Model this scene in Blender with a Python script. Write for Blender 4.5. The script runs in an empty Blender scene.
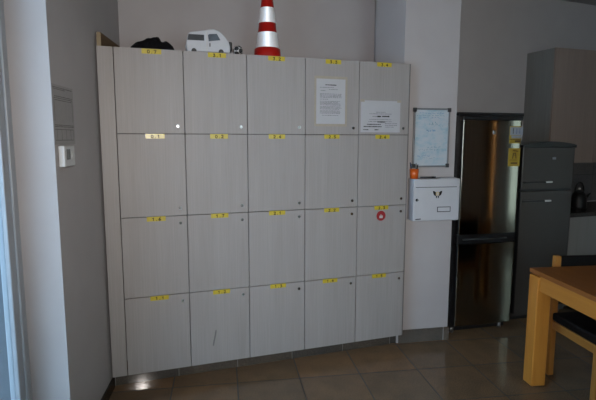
import bpy, bmesh, math, random
from mathutils import Vector, Matrix

random.seed(7)
S = bpy.context.scene
COL = S.collection
R = math.radians

# ------------------------------------------------------------------ camera
cam_d = bpy.data.cameras.new('camera')
cam = bpy.data.objects.new('camera', cam_d)
COL.objects.link(cam)
F_PX = 481.16
cam_d.sensor_fit = 'HORIZONTAL'
cam_d.sensor_width = 36.0
cam_d.lens = F_PX * 36.0 / 596.0
cam_d.clip_start = 0.02
CAM = Vector((0.0874, -3.1075, 1.6096))
yaw, pit, rol = 0.3292, -0.1278, 0.0019
fw = Vector((math.sin(yaw) * math.cos(pit), math.cos(yaw) * math.cos(pit), math.sin(pit)))
rt = Vector((math.cos(yaw), -math.sin(yaw), 0.0))
up = rt.cross(fw)
r2 = math.cos(rol) * rt + math.sin(rol) * up
u2 = -math.sin(rol) * rt + math.cos(rol) * up
m3 = Matrix((r2, u2, -fw)).transposed()
cam.matrix_world = Matrix.Translation(CAM) @ m3.to_4x4()
S.camera = cam

# ------------------------------------------------------------------ light
S.view_settings.view_transform = 'Standard'
S.view_settings.look = 'None'
S.view_settings.gamma = 1.0
S.view_settings.use_curve_mapping = False
S.view_settings.exposure = 2.36

world = bpy.data.worlds.new('daylight')
S.world = world
world.use_nodes = True
bg = world.node_tree.nodes['Background']
bg.inputs[0].default_value = (0.46, 0.73, 1.0, 1)
bg.inputs[1].default_value = 1.2

WALL_ANG = R(-12)                       # the left wall and the floor tiles run 12 degrees off the lockers
WALL_O = Vector((-0.108, 0, 0))
E1 = Vector((math.cos(WALL_ANG), math.sin(WALL_ANG), 0))
E2 = Vector((-math.sin(WALL_ANG), math.cos(WALL_ANG), 0))


def wall_pt(a, b, z):
    return WALL_O + E1 * a + E2 * b + Vector((0, 0, z))


# daylight through the tall window of the left wall (sky portal in its opening)
def portal(name, centre, facing, w, h):
    d = bpy.data.lights.new(name, 'AREA')
    d.shape = 'RECTANGLE'
    d.size = w
    d.size_y = h
    d.cycles.is_portal = True
    o = bpy.data.objects.new(name, d)
    COL.objects.link(o)
    o.location = centre
    o.rotation_euler = Vector(facing).to_track_quat('-Z', 'Y').to_euler()
    return o


portal('window_portal', wall_pt(-0.23, -1.63, 1.32), E1, 1.8, 2.5)
portal('added_rear_window_portal', Vector((1.6, -5.32, 1.5)), (0, 1, 0), 2.8, 1.6)  # sky portal for the added, unseen rear window

# the photographer's flash
fl_d = bpy.data.lights.new('camera_flash', 'SPOT')
fl_d.energy = 42
fl_d.color = (1.0, 0.92, 0.86)
fl_d.spot_size = R(92)
fl_d.spot_blend = 1.0
fl_d.shadow_soft_size = 0.03
fl = bpy.data.objects.new('camera_flash', fl_d)
COL.objects.link(fl)
fl.location = CAM + u2 * 0.09 - fw * 0.02
fl.rotation_euler = (fw + r2 * 0.02 + u2 * 0.10).to_track_quat('-Z', 'Y').to_euler()

# ------------------------------------------------------------------ materials


ALB = 0.50          # overall reflectance of the matt paints and boards


class Nodes:
    def __init__(self, name):
        self.m = bpy.data.materials.new(name)
        self.m.use_nodes = True
        self.t = self.m.node_tree
        self.b = self.t.nodes['Principled BSDF']

    def n(self, kind, **kw):
        x = self.t.nodes.new(kind)
        for k, v in kw.items():
            setattr(x, k, v)
        return x

    def l(self, a, b):
        self.t.links.new(a, b)

    def math(self, op, a, b=None, c=None):
        x = self.n('ShaderNodeMath', operation=op)
        for i, v in enumerate((a, b, c)):
            if v is None:
                continue
            if isinstance(v, (int, float)):
                x.inputs[i].default_value = v
            else:
                self.l(v, x.inputs[i])
        return x.outputs[0]

    def coords(self, scale=(1, 1, 1), kind='Object', loc=(0, 0, 0)):
        if kind == 'World':
            src = self.n('ShaderNodeNewGeometry').outputs['Position']
        else:
            src = self.n('ShaderNodeTexCoord').outputs[kind]
        mp = self.n('ShaderNodeMapping')
        mp.inputs['Scale'].default_value = scale
        mp.inputs['Location'].default_value = loc
        self.l(src, mp.inputs['Vector'])
        return mp.outputs[0]

    def noise(self, vec, scale, detail=3, rough=0.5):
        x = self.n('ShaderNodeTexNoise')
        x.inputs['Scale'].default_value = scale
        x.inputs['Detail'].default_value = detail
        x.inputs['Roughness'].default_value = rough
        self.l(vec, x.inputs['Vector'])
        return x.outputs['Fac']

    def ramp(self, fac, stops):
        x = self.n('ShaderNodeValToRGB')
        el = x.color_ramp.elements
        while len(el) < len(stops):
            el.new(0.5)
        for e, (p, c) in zip(el, stops):
            e.position = p
            e.color = (*c, 1)
        self.l(fac, x.inputs[0])
        return x.outputs[0]

    def bump(self, h, strength=0.1, dist=0.01):
        x = self.n('ShaderNodeBump')
        x.inputs['Strength'].default_value = strength
        x.inputs['Distance'].default_value = dist
        self.l(h, x.inputs['Height'])
        self.l(x.outputs[0], self.b.inputs['Normal'])


def mottled(name, c, rough=0.5, metal=0.0, var=0.06, scale=30, bump=0.0, spec=0.5, kind='Object', coat=0.0, stretch=(1, 1, 1)):
    """plain material with a slight procedural variation"""
    g = Nodes(name)
    v = g.coords(stretch, kind)
    f = g.noise(v, scale, 4)
    if not metal:
        c = tuple(ALB * x for x in c)
    lo = tuple(max(0, x * (1 - var)) for x in c)
    hi = tuple(min(1, x * (1 + var)) for x in c)
    g.l(g.ramp(f, [(0.3, lo), (0.7, hi)]), g.b.inputs['Base Color'])
    g.b.inputs['Roughness'].default_value = rough
    g.b.inputs['Metallic'].default_value = metal
    g.b.inputs['Specular IOR Level'].default_value = spec
    g.b.inputs['Coat Weight'].default_value = coat
    if bump:
        g.bump(f, bump, 0.004)
    return g.m


def laminate(name, lo, hi, rough=0.5, spec=0.3):
    g = Nodes(name)
    v = g.coords((1, 1, 0.022), 'World')
    f1 = g.noise(v, 120, 4, 0.6)
    v2 = g.coords((1, 1, 0.05), 'World')
    f2 = g.noise(v2, 14, 3, 0.5)
    f = g.math('ADD', g.math('MULTIPLY', f1, 0.65), g.math('MULTIPLY', f2, 0.35))
    g.l(g.ramp(f, [(0.34, tuple(ALB * x for x in lo)), (0.66, tuple(ALB * x for x in hi))]), g.b.inputs['Base Color'])
    g.b.inputs['Roughness'].default_value = rough
    g.b.inputs['Specular IOR Level'].default_value = spec
    return g.m


def wood(name, dark, light, axis='z', rough=0.35, ring=9.0):
    g = Nodes(name)
    sc = {'x': (0.07, 1, 1), 'y': (1, 0.07, 1), 'z': (1, 1, 0.07)}[axis]
    v = g.coords(sc)
    f1 = g.noise(v, ring * 4, 5, 0.65)
    f2 = g.noise(v, ring * 0.9, 2, 0.5)
    f = g.math('ADD', g.math('MULTIPLY', f1, 0.6), g.math('MULTIPLY', f2, 0.4))
    g.l(g.ramp(f, [(0.3, tuple(ALB * x for x in dark)), (0.7, tuple(ALB * x for x in light))]), g.b.inputs['Base Color'])
    g.b.inputs['Roughness'].default_value = rough
    g.b.inputs['Specular IOR Level'].default_value = 0.2
    g.bump(f1, 0.06, 0.002)
    return g.m


def granite(name, base, tile=None, off=(0, 0), grout=0.005, rough=0.16, grout_c=(0.03, 0.027, 0.024)):
    """polished speckled stone, optionally laid as square tiles with joints"""
    g = Nodes(name)
    v = g.coords()
    f = g.noise(v, 160, 4, 0.7)
    f2 = g.noise(v, 7, 3, 0.5)
    c = Vector(base) * ALB * 1.6
    col = g.ramp(f, [(0.34, c * 0.5), (0.5, c), (0.68, c * 1.7)])
    mixv = g.n('ShaderNodeMix', data_type='RGBA', blend_type='MULTIPLY')
    mixv.inputs[0].default_value = 1.0
    g.l(col, mixv.inputs[6])
    g.l(g.ramp(f2, [(0.3, (0.82, 0.84, 0.86)), (0.7, (1.12, 1.06, 1.0))]), mixv.inputs[7])
    out = mixv.outputs[2]
    g.b.inputs['Roughness'].default_value = rough
    g.b.inputs['Specular IOR Level'].default_value = 0.4
    if tile:
        sep = g.n('ShaderNodeSeparateXYZ')
        g.l(v, sep.inputs[0])
        cells, edges = [], []
        for i, o in enumerate(off):
            if o is None:
                continue
            q = g.math('DIVIDE', g.math('SUBTRACT', sep.outputs[i], o), tile)
            cells.append(g.math('FLOOR', q))
            fr = g.math('FRACT', q)
            edges.append(g.math('MINIMUM', fr, g.math('SUBTRACT', 1.0, fr)))
        e = edges[0] if len(edges) == 1 else g.math('MINIMUM', edges[0], edges[1])
        comb = g.n('ShaderNodeCombineXYZ')
        for i, cc in enumerate(cells):
            g.l(cc, comb.inputs[i])
        wn = g.n('ShaderNodeTexWhiteNoise')
        g.l(comb.outputs[0], wn.inputs['Vector'])
        tint = g.ramp(wn.outputs['Value'], [(0.0, (0.78, 0.84, 0.9)), (0.5, (1.0, 0.97, 0.92)), (1.0, (1.15, 1.0, 0.86))])
        mt = g.n('ShaderNodeMix', data_type='RGBA', blend_type='MULTIPLY')
        mt.inputs[0].default_value = 1.0
        g.l(out, mt.inputs[6])
        g.l(tint, mt.inputs[7])
        mask = g.math('LESS_THAN', e, grout / tile / 2)
        mg = g.n('ShaderNodeMix', data_type='RGBA')
        g.l(mask, mg.inputs[0])
        g.l(mt.outputs[2], mg.inputs[6])
        mg.inputs[7].default_value = (*[x * ALB * 1.6 for x in grout_c], 1)
        out = mg.outputs[2]
        g.l(g.math('ADD', g.math('MULTIPLY', mask, 0.5), g.math('ADD', g.math('MULTIPLY', f2, 0.06), rough - 0.03)), g.b.inputs['Roughness'])
        g.bump(g.math('SUBTRACT', 1.0, mask), 0.3, 0.002)
    g.l(out, g.b.inputs['Base Color'])
    return g.m


def steel(name, c, rough=0.3, aniso=0.7, stretch=(1, 1, 0.01)):
    g = Nodes(name)
    v = g.coords(stretch)
    f = g.noise(v, 260, 3, 0.6)
    c = tuple(x * ALB * 1.6 for x in c)
    g.l(g.ramp(f, [(0.3, tuple(x * 0.9 for x in c)), (0.7, tuple(min(1, x * 1.1) for x in c))]), g.b.inputs['Base Color'])
    g.b.inputs['Metallic'].default_value = 1.0
    g.b.inputs['Roughness'].default_value = rough
    g.b.inputs['Anisotropic'].default_value = aniso
    g.b.inputs['Anisotropic Rotation'].default_value = 0.25
    tg = g.n('ShaderNodeTangent', direction_type='RADIAL', axis='Z')
    g.l(tg.outputs[0], g.b.inputs['Tangent'])
    return g.m


M = {}
M['wall'] = mottled('wall_paint', (0.745, 0.695, 0.69), 0.85, var=0.025, scale=5, bump=0.02, spec=0.2)
M['jamb_skylit'] = mottled('skylit_reveal_tint', (0.41, 0.525, 0.64), 0.8, var=0.02, scale=6, spec=0.2)  # blue of the skylight put into the reveal's colour
M['wall_warm'] = mottled('warm_wall_paint', (0.78, 0.62, 0.52), 0.85, var=0.025, scale=5, spec=0.2)
M['outer_render'] = mottled('grey_outer_render', (0.26, 0.27, 0.29), 0.9, var=0.04, scale=20, spec=0.1)
M['ceil'] = mottled('ceiling_paint', (0.55, 0.54, 0.54), 0.9, var=0.02, scale=4, spec=0.1)
M['frame_white'] = mottled('window_frame_lacquer', (0.62, 0.65, 0.70), 0.4, var=0.03, scale=10)
M['laminate'] = laminate('pale_ash_laminate', (0.508, 0.470, 0.456), (0.598, 0.554, 0.540))
M['edge'] = mottled('grey_edge_band', (0.26, 0.25, 0.245), 0.5, var=0.08, scale=60)
M['inside'] = mottled('dark_carcass_board', (0.16, 0.155, 0.15), 0.7, var=0.1, scale=40)
M['tape'] = mottled('yellow_tape', (0.88, 0.68, 0.055), 0.3, var=0.07, scale=80)
M['ink'] = mottled('black_marker_ink', (0.02, 0.018, 0.012), 0.6, var=0.2, scale=120)
M['lock'] = mottled('nickel_lock', (0.30, 0.30, 0.30), 0.22, 1.0, var=0.1, scale=200)
M['slot_and_shadow'] = mottled('lock_slot_and_shadow_dark', (0.015, 0.015, 0.015), 0.5, var=0.2, scale=100)
M['paper'] = mottled('white_paper', (0.76, 0.755, 0.79), 0.7, var=0.03, scale=12, spec=0.2)
M['grey_ink'] = mottled('grey_print_ink', (0.22, 0.22, 0.24), 0.7, var=0.25, scale=150)
M['old_tape'] = mottled('yellowed_clear_tape', (0.60, 0.52, 0.42), 0.35, var=0.06, scale=40)
M['red_sticker'] = mottled('red_vinyl', (0.50, 0.02, 0.025), 0.35, var=0.08, scale=60)
M['white_vinyl'] = mottled('white_vinyl', (0.85, 0.83, 0.82), 0.4, var=0.03, scale=60)
M['plinth'] = granite('plinth_granite', (0.088, 0.078, 0.068), 0.405, (0.325, None), 0.005, 0.07, (0.14, 0.13, 0.12))
M['skirt'] = granite('skirting_granite', (0.12, 0.108, 0.096), 0.405, (0.39, None), 0.008, 0.25, (0.24, 0.23, 0.21))
M['skirt_dark'] = granite('dark_skirting_granite', (0.05, 0.045, 0.04), 0.405, (None, 0.1), 0.005, 0.25, (0.1, 0.1, 0.09))
M['floor'] = granite('floor_granite_tiles', (0.22, 0.145, 0.088), 0.418, (1.113, -0.010), 0.007, 0.12)
M['cone_red'] = mottled('red_cone_plastic', (0.74, 0.02, 0.012), 0.45, var=0.06, scale=20, spec=0.25)
M['black_cloth'] = mottled('black_cloth', (0.008, 0.008, 0.010), 0.9, var=0.4, scale=50, bump=0.3, spec=0.15)
M['board_wood'] = wood('raw_board_wood', (0.20, 0.115, 0.055), (0.33, 0.21, 0.11), 'y', 0.6)
M['end_grain'] = wood('cut_end_wood', (0.42, 0.32, 0.20), (0.58, 0.46, 0.31), 'z', 0.7)
M['toy_white'] = mottled('white_toy_card', (0.80, 0.81, 0.86), 0.5, var=0.03, scale=20)
M['toy_glass'] = mottled('toy_window_tint', (0.05, 0.058, 0.066), 0.3, var=0.15, scale=30)
M['toy_glass_pale'] = mottled('toy_windscreen_tint', (0.16, 0.19, 0.23), 0.25, var=0.25, scale=30)
M['toy_black'] = mottled('black_toy_rubber', (0.02, 0.02, 0.022), 0.5, var=0.2, scale=40)
M['alu_grey'] = mottled('grey_anodised_frame', (0.17, 0.175, 0.185), 0.4, 0.4, var=0.06, scale=60)
M['corner'] = mottled('dark_plastic_corner', (0.06, 0.06, 0.07), 0.5, var=0.1, scale=60)
M['mail_white'] = mottled('white_enamelled_steel', (0.84, 0.84, 0.88), 0.35, var=0.02, scale=12)
M['black_gloss'] = mottled('black_lacquer', (0.012, 0.012, 0.013), 0.4, var=0.2, scale=40, spec=0.25)
M['gold'] = mottled('gold_print', (0.55, 0.40, 0.16), 0.35, 0.6, var=0.1, scale=80)
M['orange'] = mottled('orange_plastic', (1.0, 0.17, 0.015), 0.35, var=0.05, scale=20)
M['blue_plastic'] = mottled('blue_pen_plastic', (0.03, 0.05, 0.16), 0.35, var=0.1, scale=40)
M['steel_dark'] = steel('brushed_dark_steel', (0.33, 0.30, 0.25), 0.13, 0.7)
M['steel_grey'] = mottled('silver_grey_painted_steel', (0.066, 0.062, 0.058), 0.4, 0.15, var=0.05, scale=200, spec=0.3)
M['fridge_black'] = mottled('black_fridge_trim', (0.016, 0.0165, 0.019), 0.28, var=0.1, scale=30)
M['chrome'] = mottled('bright_chrome', (0.80, 0.80, 0.78), 0.3, 0.5, var=0.03, scale=30)
M['satin'] = mottled('satin_metal_strip', (0.30, 0.31, 0.33), 0.3, 1.0, var=0.05, scale=40)
M['label_yellow'] = mottled('yellow_energy_label', (0.60, 0.40, 0.03), 0.4, var=0.06, scale=40)
M['label_brown'] = mottled('brown_label_print', (0.13, 0.06, 0.012), 0.5, var=0.2, scale=90)
M['label_pale'] = mottled('pale_label_print', (0.50, 0.54, 0.60), 0.5, var=0.12, scale=90)
M['label_blue'] = mottled('blue_label_print', (0.16, 0.20, 0.40), 0.5, var=0.12, scale=90)
M['cab_grey'] = laminate('grey_side_laminate', (0.31, 0.305, 0.29), (0.39, 0.385, 0.365))
M['cab_front'] = laminate('rosy_beech_laminate', (0.42, 0.315, 0.265), (0.49, 0.375, 0.315))
M['cab_low'] = laminate('pale_grey_laminate', (0.40, 0.385, 0.37), (0.48, 0.465, 0.45))
M['worktop'] = granite('dark_worktop_stone', (0.055, 0.052, 0.05), rough=0.25)
M['splash'] = granite('dark_grey_splashback', (0.10, 0.10, 0.105), 0.3, (0.1, None, 0.02), 0.004, 0.35)
M['table_x'] = wood('oiled_beech_top', (0.36, 0.115, 0.025), (0.52, 0.18, 0.042), 'y', 0.42, 7)
M['table_leg'] = wood('oiled_beech_leg', (0.74, 0.27, 0.04), (1.0, 0.41, 0.07), 'z', 0.35, 8)
M['table_rail'] = wood('oiled_beech_rail', (0.72, 0.265, 0.04), (0.95, 0.39, 0.07), 'y', 0.35, 8)
M['chair_wood'] = wood('chair_beech', (0.54, 0.22, 0.045), (0.74, 0.33, 0.08), 'z', 0.35, 9)
M['chair_rail'] = wood('chair_beech_rail', (0.54, 0.22, 0.045), (0.74, 0.33, 0.08), 'y', 0.35, 9)
M['chair_black'] = mottled('black_leatherette', (0.006, 0.006, 0.007), 0.6, var=0.3, scale=60, bump=0.1, spec=0.2)
M['thermo'] = mottled('white_thermostat_plastic', (1.0, 1.0, 1.0), 0.45, var=0.02, scale=30)
M['lcd'] = mottled('grey_lcd', (0.20, 0.215, 0.21), 0.25, var=0.05, scale=30)
M['old_paper'] = mottled('greyed_old_paper', (0.57, 0.54, 0.53), 0.7, var=0.05, scale=25, spec=0.25)
M['pencil'] = mottled('faded_grey_print', (0.20, 0.185, 0.175), 0.7, var=0.2, scale=60)
M['door_oak'] = wood('oak_door_veneer', (0.34, 0.13, 0.035), (0.48, 0.20, 0.06), 'z', 0.4, 6)
M['glass'] = None

g = Nodes('window_glass')
g.b.inputs['Base Color'].default_value = (0.95, 0.98, 1, 1)
g.b.inputs['Roughness'].default_value = 0.0
g.b.inputs['Transmission Weight'].default_value = 1.0
g.b.inputs['IOR'].default_value = 1.01
M['glass'] = g.m

g = Nodes('amber_streak_glass')  # tint added to throw an orange streak onto the steel fridge
g.b.inputs['Base Color'].default_value = (1.0, 0.34, 0.09, 1)
g.b.inputs['Roughness'].default_value = 0.0
g.b.inputs['Transmission Weight'].default_value = 1.0
g.b.inputs['IOR'].default_value = 1.01
M['amber'] = g.m

g = Nodes('dim_tint_glass')  # tint added to dim the unseen right-hand window
g.b.inputs['Base Color'].default_value = (0.40, 0.34, 0.25, 1)
g.b.inputs['Roughness'].default_value = 0.0
g.b.inputs['Transmission Weight'].default_value = 1.0
g.b.inputs['IOR'].default_value = 1.01
M['dim_tint_glass'] = g.m
g = Nodes('warm_tint_pane')  # tint added to warm the daylight from the unseen rear window
g.b.inputs['Base Color'].default_value = (1.0, 0.78, 0.61, 1)
g.b.inputs['Roughness'].default_value = 0.0
g.b.inputs['Transmission Weight'].default_value = 1.0
g.b.inputs['IOR'].default_value = 1.01
M['warm_tint_glass'] = g.m

# retro-reflective foil: metallic, fine-grained
g = Nodes('retroreflective_foil')
f = g.noise(g.coords(), 300, 2)
g.l(g.ramp(f, [(0.3, (0.92, 0.92, 0.95)), (0.7, (0.98, 0.98, 1.0))]), g.b.inputs['Base Color'])
g.b.inputs['Metallic'].default_value = 0.30
g.b.inputs['Roughness'].default_value = 0.47
M['foil'] = g.m

# dry-wiped marker board: bluish white with smeared pen marks
g = Nodes('wiped_marker_board')
v = g.coords((1, 1, 1))
f = g.noise(g.coords((5, 1, 9)), 2.2, 4, 0.6)
g.l(g.ramp(f, [(0.42, (0.40, 0.43, 0.46)), (0.55, (0.35, 0.415, 0.46)), (0.68, (0.24, 0.36, 0.42))]), g.b.inputs['Base Color'])
g.b.inputs['Roughness'].default_value = 0.25
M['marker_board'] = g.m
M['marker_blue'] = mottled('blue_marker', (0.16, 0.36, 0.62), 0.5, var=0.3, scale=60)
M['marker_teal'] = mottled('teal_marker', (0.24, 0.46, 0.52), 0.5, var=0.3, scale=60)

# ------------------------------------------------------------------ mesh helpers


class MB:
    """collects shapes, one material index each, and links them as ONE mesh object"""

    def __init__(self):
        self.bm = bmesh.new()
        self.mats = []

    def _i(self, m):
        if m not in self.mats:
            self.mats.append(m)
        return self.mats.index(m)

    def _paint(self, faces, m):
        i = self._i(m)
        for f in faces:
            f.material_index = i

    def box(self, x0, x1, y0, y1, z0, z1, m, bev=0.0, seg=2, mat=None):
        vs = [self.bm.verts.new((x, y, z)) for x in (x0, x1) for y in (y0, y1) for z in (z0, z1)]
        idx = [(0, 1, 3, 2), (4, 6, 7, 5), (0, 4, 5, 1), (2, 3, 7, 6), (0, 2, 6, 4), (1, 5, 7, 3)]
        fs = [self.bm.faces.new([vs[k] for k in q]) for q in idx]
        self._paint(fs, m)
        if bev > 0:
            es = list({e for f in fs for e in f.edges})
            r = bmesh.ops.bevel(self.bm, geom=es, offset=bev, segments=seg, affect='EDGES', profile=0.5)
            vs = list({v for f in r['faces'] for v in f.verts} | {v for v in vs if v.is_valid})
            self._paint(r['faces'], m)
        if mat is not None:
            bmesh.ops.transform(self.bm, matrix=mat, verts=[v for v in vs if v.is_valid])
        return self

    def prism(self, pts, axis, a0, a1, m, bev=0.0, seg=2):
        """polygon pts extruded along an axis; pts are the two other coordinates in order"""
        def P(p, a):
            return {'x': (a, p[0], p[1]), 'y': (p[0], a, p[1]), 'z': (p[0], p[1], a)}[axis]
        lo = [self.bm.verts.new(P(p, a0)) for p in pts]
        hi = [self.bm.verts.new(P(p, a1)) for p in pts]
        n = len(pts)
        fs = [self.bm.faces.new(lo[::-1]), self.bm.faces.new(hi)]
        for k in range(n):
            fs.append(self.bm.faces.new((lo[k], lo[(k + 1) % n], hi[(k + 1) % n], hi[k])))
        self._paint(fs, m)
        if bev > 0:
            es = list({e for f in fs for e in f.edges})
            r = bmesh.ops.bevel(self.bm, geom=es, offset=bev, segments=seg, affect='EDGES', profile=0.5)
            self._paint(r['faces'], m)
        return self

    def lathe(self, prof, m, seg=32, centre=(0, 0, 0), axis='z', cap=True):
        """prof = list of (radius, height)"""
        rings = []
        for r, h in prof:
            ring = []
            for k in range(seg):
                t = 2 * math.pi * k / seg
                p = (r * math.cos(t), r * math.sin(t), h)
                if axis == 'y':
                    p = (p[0], p[2], p[1])
                elif axis == 'x':
                    p = (p[2], p[0], p[1])
                ring.append(self.bm.verts.new(Vector(p) + Vector(centre)))
            rings.append(ring)
        fs = []
        for a, b in zip(rings, rings[1:]):
            for k in range(seg):
                fs.append(self.bm.faces.new((a[k], a[(k + 1) % seg], b[(k + 1) % seg], b[k])))
        if cap:
            fs.append(self.bm.faces.new(rings[0][::-1]))
            fs.append(self.bm.faces.new(rings[-1]))
        self._paint(fs, m)
        for f in fs:
            f.smooth = len(f.verts) == 4
        return self

    def tube(self, p0, p1, r, m, seg=10, r1=None):
        p0, p1 = Vector(p0), Vector(p1)
        q = (p1 - p0).to_track_quat('Z', 'Y')
        r1 = r if r1 is None else r1
        a = [self.bm.verts.new(p0 + q @ Vector((r * math.cos(t), r * math.sin(t), 0))) for t in [2 * math.pi * k / seg for k in range(seg)]]
        b = [self.bm.verts.new(p1 + q @ Vector((r1 * math.cos(t), r1 * math.sin(t), 0))) for t in [2 * math.pi * k / seg for k in range(seg)]]
        fs = [self.bm.faces.new((a[k], a[(k + 1) % seg], b[(k + 1) % seg], b[k])) for k in range(seg)]
        for f in fs:
            f.smooth = True
        fs += [self.bm.faces.new(a[::-1]), self.bm.faces.new(b)]
        self._paint(fs, m)
        return self

    def stroke(self, pts, w, y, m, t=0.0004):
        """pen stroke in the xz plane at depth y (towards -y), as thin raised bars"""
        for (xa, za), (xb, zb) in zip(pts, pts[1:]):
            d = Vector((xb - xa, 0, zb - za))
            L = d.length
            if L < 1e-6:
                continue
            d.normalize()
            nrm = Vector((-d.z, 0, d.x)) * (w / 2)
            e = d * (w * 0.35)
            A, B = Vector((xa, y, za)) - e, Vector((xb, y, zb)) + e
            q = [A - nrm, B - nrm, B + nrm, A + nrm]
            lo = [self.bm.verts.new(p) for p in q]
            hi = [self.bm.verts.new(p + Vector((0, -t, 0))) for p in q]
            fs = [self.bm.faces.new(hi[::-1])]
            for k in range(4):
                fs.append(self.bm.faces.new((lo[k], lo[(k + 1) % 4], hi[(k + 1) % 4], hi[k])))
            self._paint(fs, m)
        return self

    def build(self, name, parent=None, smooth_angle=None, recalc=True):
        if recalc:
            bmesh.ops.recalc_face_normals(self.bm, faces=self.bm.faces[:])
        me = bpy.data.meshes.new(name)
        self.bm.to_mesh(me)
        self.bm.free()
        for m in self.mats:
            me.materials.append(M[m] if isinstance(m, str) else m)
        o = bpy.data.objects.new(name, me)
        COL.objects.link(o)
        if parent:
            o.parent = parent
        return o


def tag(o, label, cat, group=None):
    o['label'] = label
    o['category'] = cat
    if group:
        o['group'] = group
    return o


def thing(name, label, cat, loc=(0, 0, 0), rot=0.0, group=None):
    o = bpy.data.objects.new(name, None)
    COL.objects.link(o)
    o.empty_display_size = 0.05
    o.location = loc
    o.rotation_euler = (0, 0, rot)
    return tag(o, label, cat, group)


def struct(o, loc=None, rot=None):
    o['kind'] = 'structure'
    if loc is not None:
        o.location = loc
    if rot is not None:
        o.rotation_euler = (0, 0, rot)
    return o


def copy_tree(o, parent=None):
    c = o.copy()
    COL.objects.link(c)
    c.parent = parent
    for ch in list(o.children):
        copy_tree(ch, c)
    return c


# ------------------------------------------------------------------ the room
def wquad(pts, z0, z1, m, name, t=0.08, side=1):
    """upright wall slab through the plan points pts (a polyline), thickness to its left"""
    b = MB()
    for (xa, ya), (xb, yb) in zip(pts, pts[1:]):
        d = Vector((xb - xa, yb - ya, 0)).normalized()
        n = Vector((-d.y, d.x, 0)) * t * side
        b.prism([(xa, ya), (xb, yb), (xb + n.x, yb + n.y), (xa + n.x, ya + n.y)], 'z', z0, z1, m)
    return struct(b.build(name))


struct(MB().box(-3, 8, -7, 3, -0.06, 0, 'floor').build('floor'), rot=R(-10))
H = 3.0
struct(MB().box(-1.9, 6.2, -5.8, 1.3, H, H + 0.1, 'ceil').build('ceiling'))

# left wall, in its own frame: a points into the room, b runs along it towards the lockers
wl = MB()
wl.box(-0.24, 0, -0.68, 0.75, 0, H, 'wall')
wl.box(-0.24, 0, -2.6, -0.68, 2.62, H, 'wall')
wl.box(-0.24, 0, -5.6, -2.6, 0, H, 'wall')
wl.box(-0.62, -0.241, -0.735, -0.3, 0, H, 'outer_render')
struct(wl.build('wall_left'), WALL_O, WALL_ANG)
wf = MB()
wf.box(-0.235, -0.172, -0.725, -0.68, 0.0, 2.62, 'frame_white', 0.004)
wf.box(-0.215, -0.172, -0.80, -0.742, 0.04, 2.56, 'frame_white', 0.004)
wf.box(-0.225, -0.16, -2.6, -2.545, 0.0, 2.62, 'frame_white', 0.004)
wf.box(-0.215, -0.172, -2.54, -2.48, 0.04, 2.56, 'frame_white', 0.004)
wf.box(-0.225, -0.16, -2.545, -0.735, 2.56, 2.62, 'frame_white', 0.004)
wf.box(-0.225, -0.16, -2.545, -0.735, 0.0, 0.05, 'frame_white', 0.004)
wf.box(-0.215, -0.172, -1.67, -1.61, 0.05, 2.56, 'frame_white', 0.004)
win = struct(wf.build('window_1'), WALL_O, WALL_ANG)
MB().box(-0.196, -0.190, -2.48, -0.80, 0.05, 2.56, 'glass').build('glass_pane', win)
struct(MB().box(0.0, 0.012, -0.675, 0.075, 0, 0.075, 'skirt_dark', 0.002).build('baseboard_left'), WALL_O, WALL_ANG)

# back wall behind lockers, fridges and kitchen
def back_y(x):
    return 0.64 + 0.0505 * (x - 0.02)


wquad([(-0.3, back_y(-0.3)), (6.0, back_y(6.0))], 0, H, 'wall', 'wall_back', 0.1, 1)

# pillar between the lockers and the fridge
PO, PA = Vector((2.003, 0.08, 0)), R(-8)
pl = MB()
pl.prism([(0, 0), (0.431, 0), (0.36, 0.66), (0.01, 0.70)], 'z', 0, 2.16, 'wall')
pl.prism([(-0.003, 0.0), (0.431, 0.0), (0.36, 0.66), (0.01, 0.70), (-0.097, 0.36)], 'z', 2.16, H, 'wall')  # upper block: left side slanted so it catches more light
struct(pl.build('wall_pillar'), PO, PA)
struct(MB().box(0.012, 0.441, -0.012, -0.001, 0, 0.107, 'skirt', 0.002).build('baseboard_pillar'), PO, PA)

# rest of the room, behind and beside the photographer
rg = MB()
rg.box(5.7, 5.8, -2.75, 1.2, 0, H, 'wall_warm')
rg.box(5.7, 5.8, -4.6, -3.4, 0, H, 'wall_warm')
rg.box(5.7, 5.8, -3.4, -2.75, 0, 0.3, 'wall_warm')
rg.box(5.7, 5.8, -3.4, -2.75, 2.65, H, 'wall_warm')
rg.box(5.7, 5.8, -5.3, -4.6, 2.25, H, 'wall_warm')
struct(rg.build('wall_right'))
rw = MB()
rw.box(-1.6, 0.2, -5.5, -5.3, 0, H, 'wall_warm')
rw.box(3.0, 5.8, -5.5, -5.3, 0, H, 'wall_warm')
rw.box(0.2, 3.0, -5.5, -5.3, 0, 0.7, 'wall_warm')
rw.box(0.2, 3.0, -5.5, -5.3, 2.3, H, 'wall_warm')
struct(rw.build('wall_rear'))
w3 = MB()  # unseen window, added to brighten the steel fridge's right edge by reflection
w3.box(5.72, 5.78, -3.4, -3.35, 0.3, 2.65, 'frame_white')
w3.box(5.72, 5.78, -2.8, -2.75, 0.3, 2.65, 'frame_white')
w3.box(5.72, 5.78, -3.35, -2.8, 2.6, 2.65, 'frame_white')
w3.box(5.72, 5.78, -3.35, -2.8, 0.3, 0.35, 'frame_white')
struct(w3.build('added_window_3'))
w2 = MB()  # unseen window, added to light the room from behind
w2.box(0.2, 0.26, -5.44, -5.38, 0.7, 2.3, 'frame_white')
w2.box(2.94, 3.0, -5.44, -5.38, 0.7, 2.3, 'frame_white')
w2.box(1.57, 1.63, -5.44, -5.38, 0.76, 2.24, 'frame_white')
w2.box(0.26, 2.94, -5.44, -5.38, 2.24, 2.3, 'frame_white')
w2.box(0.26, 2.94, -5.44, -5.38, 0.7, 0.76, 'frame_white')
struct(w2.build('added_window_2'))
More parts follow.
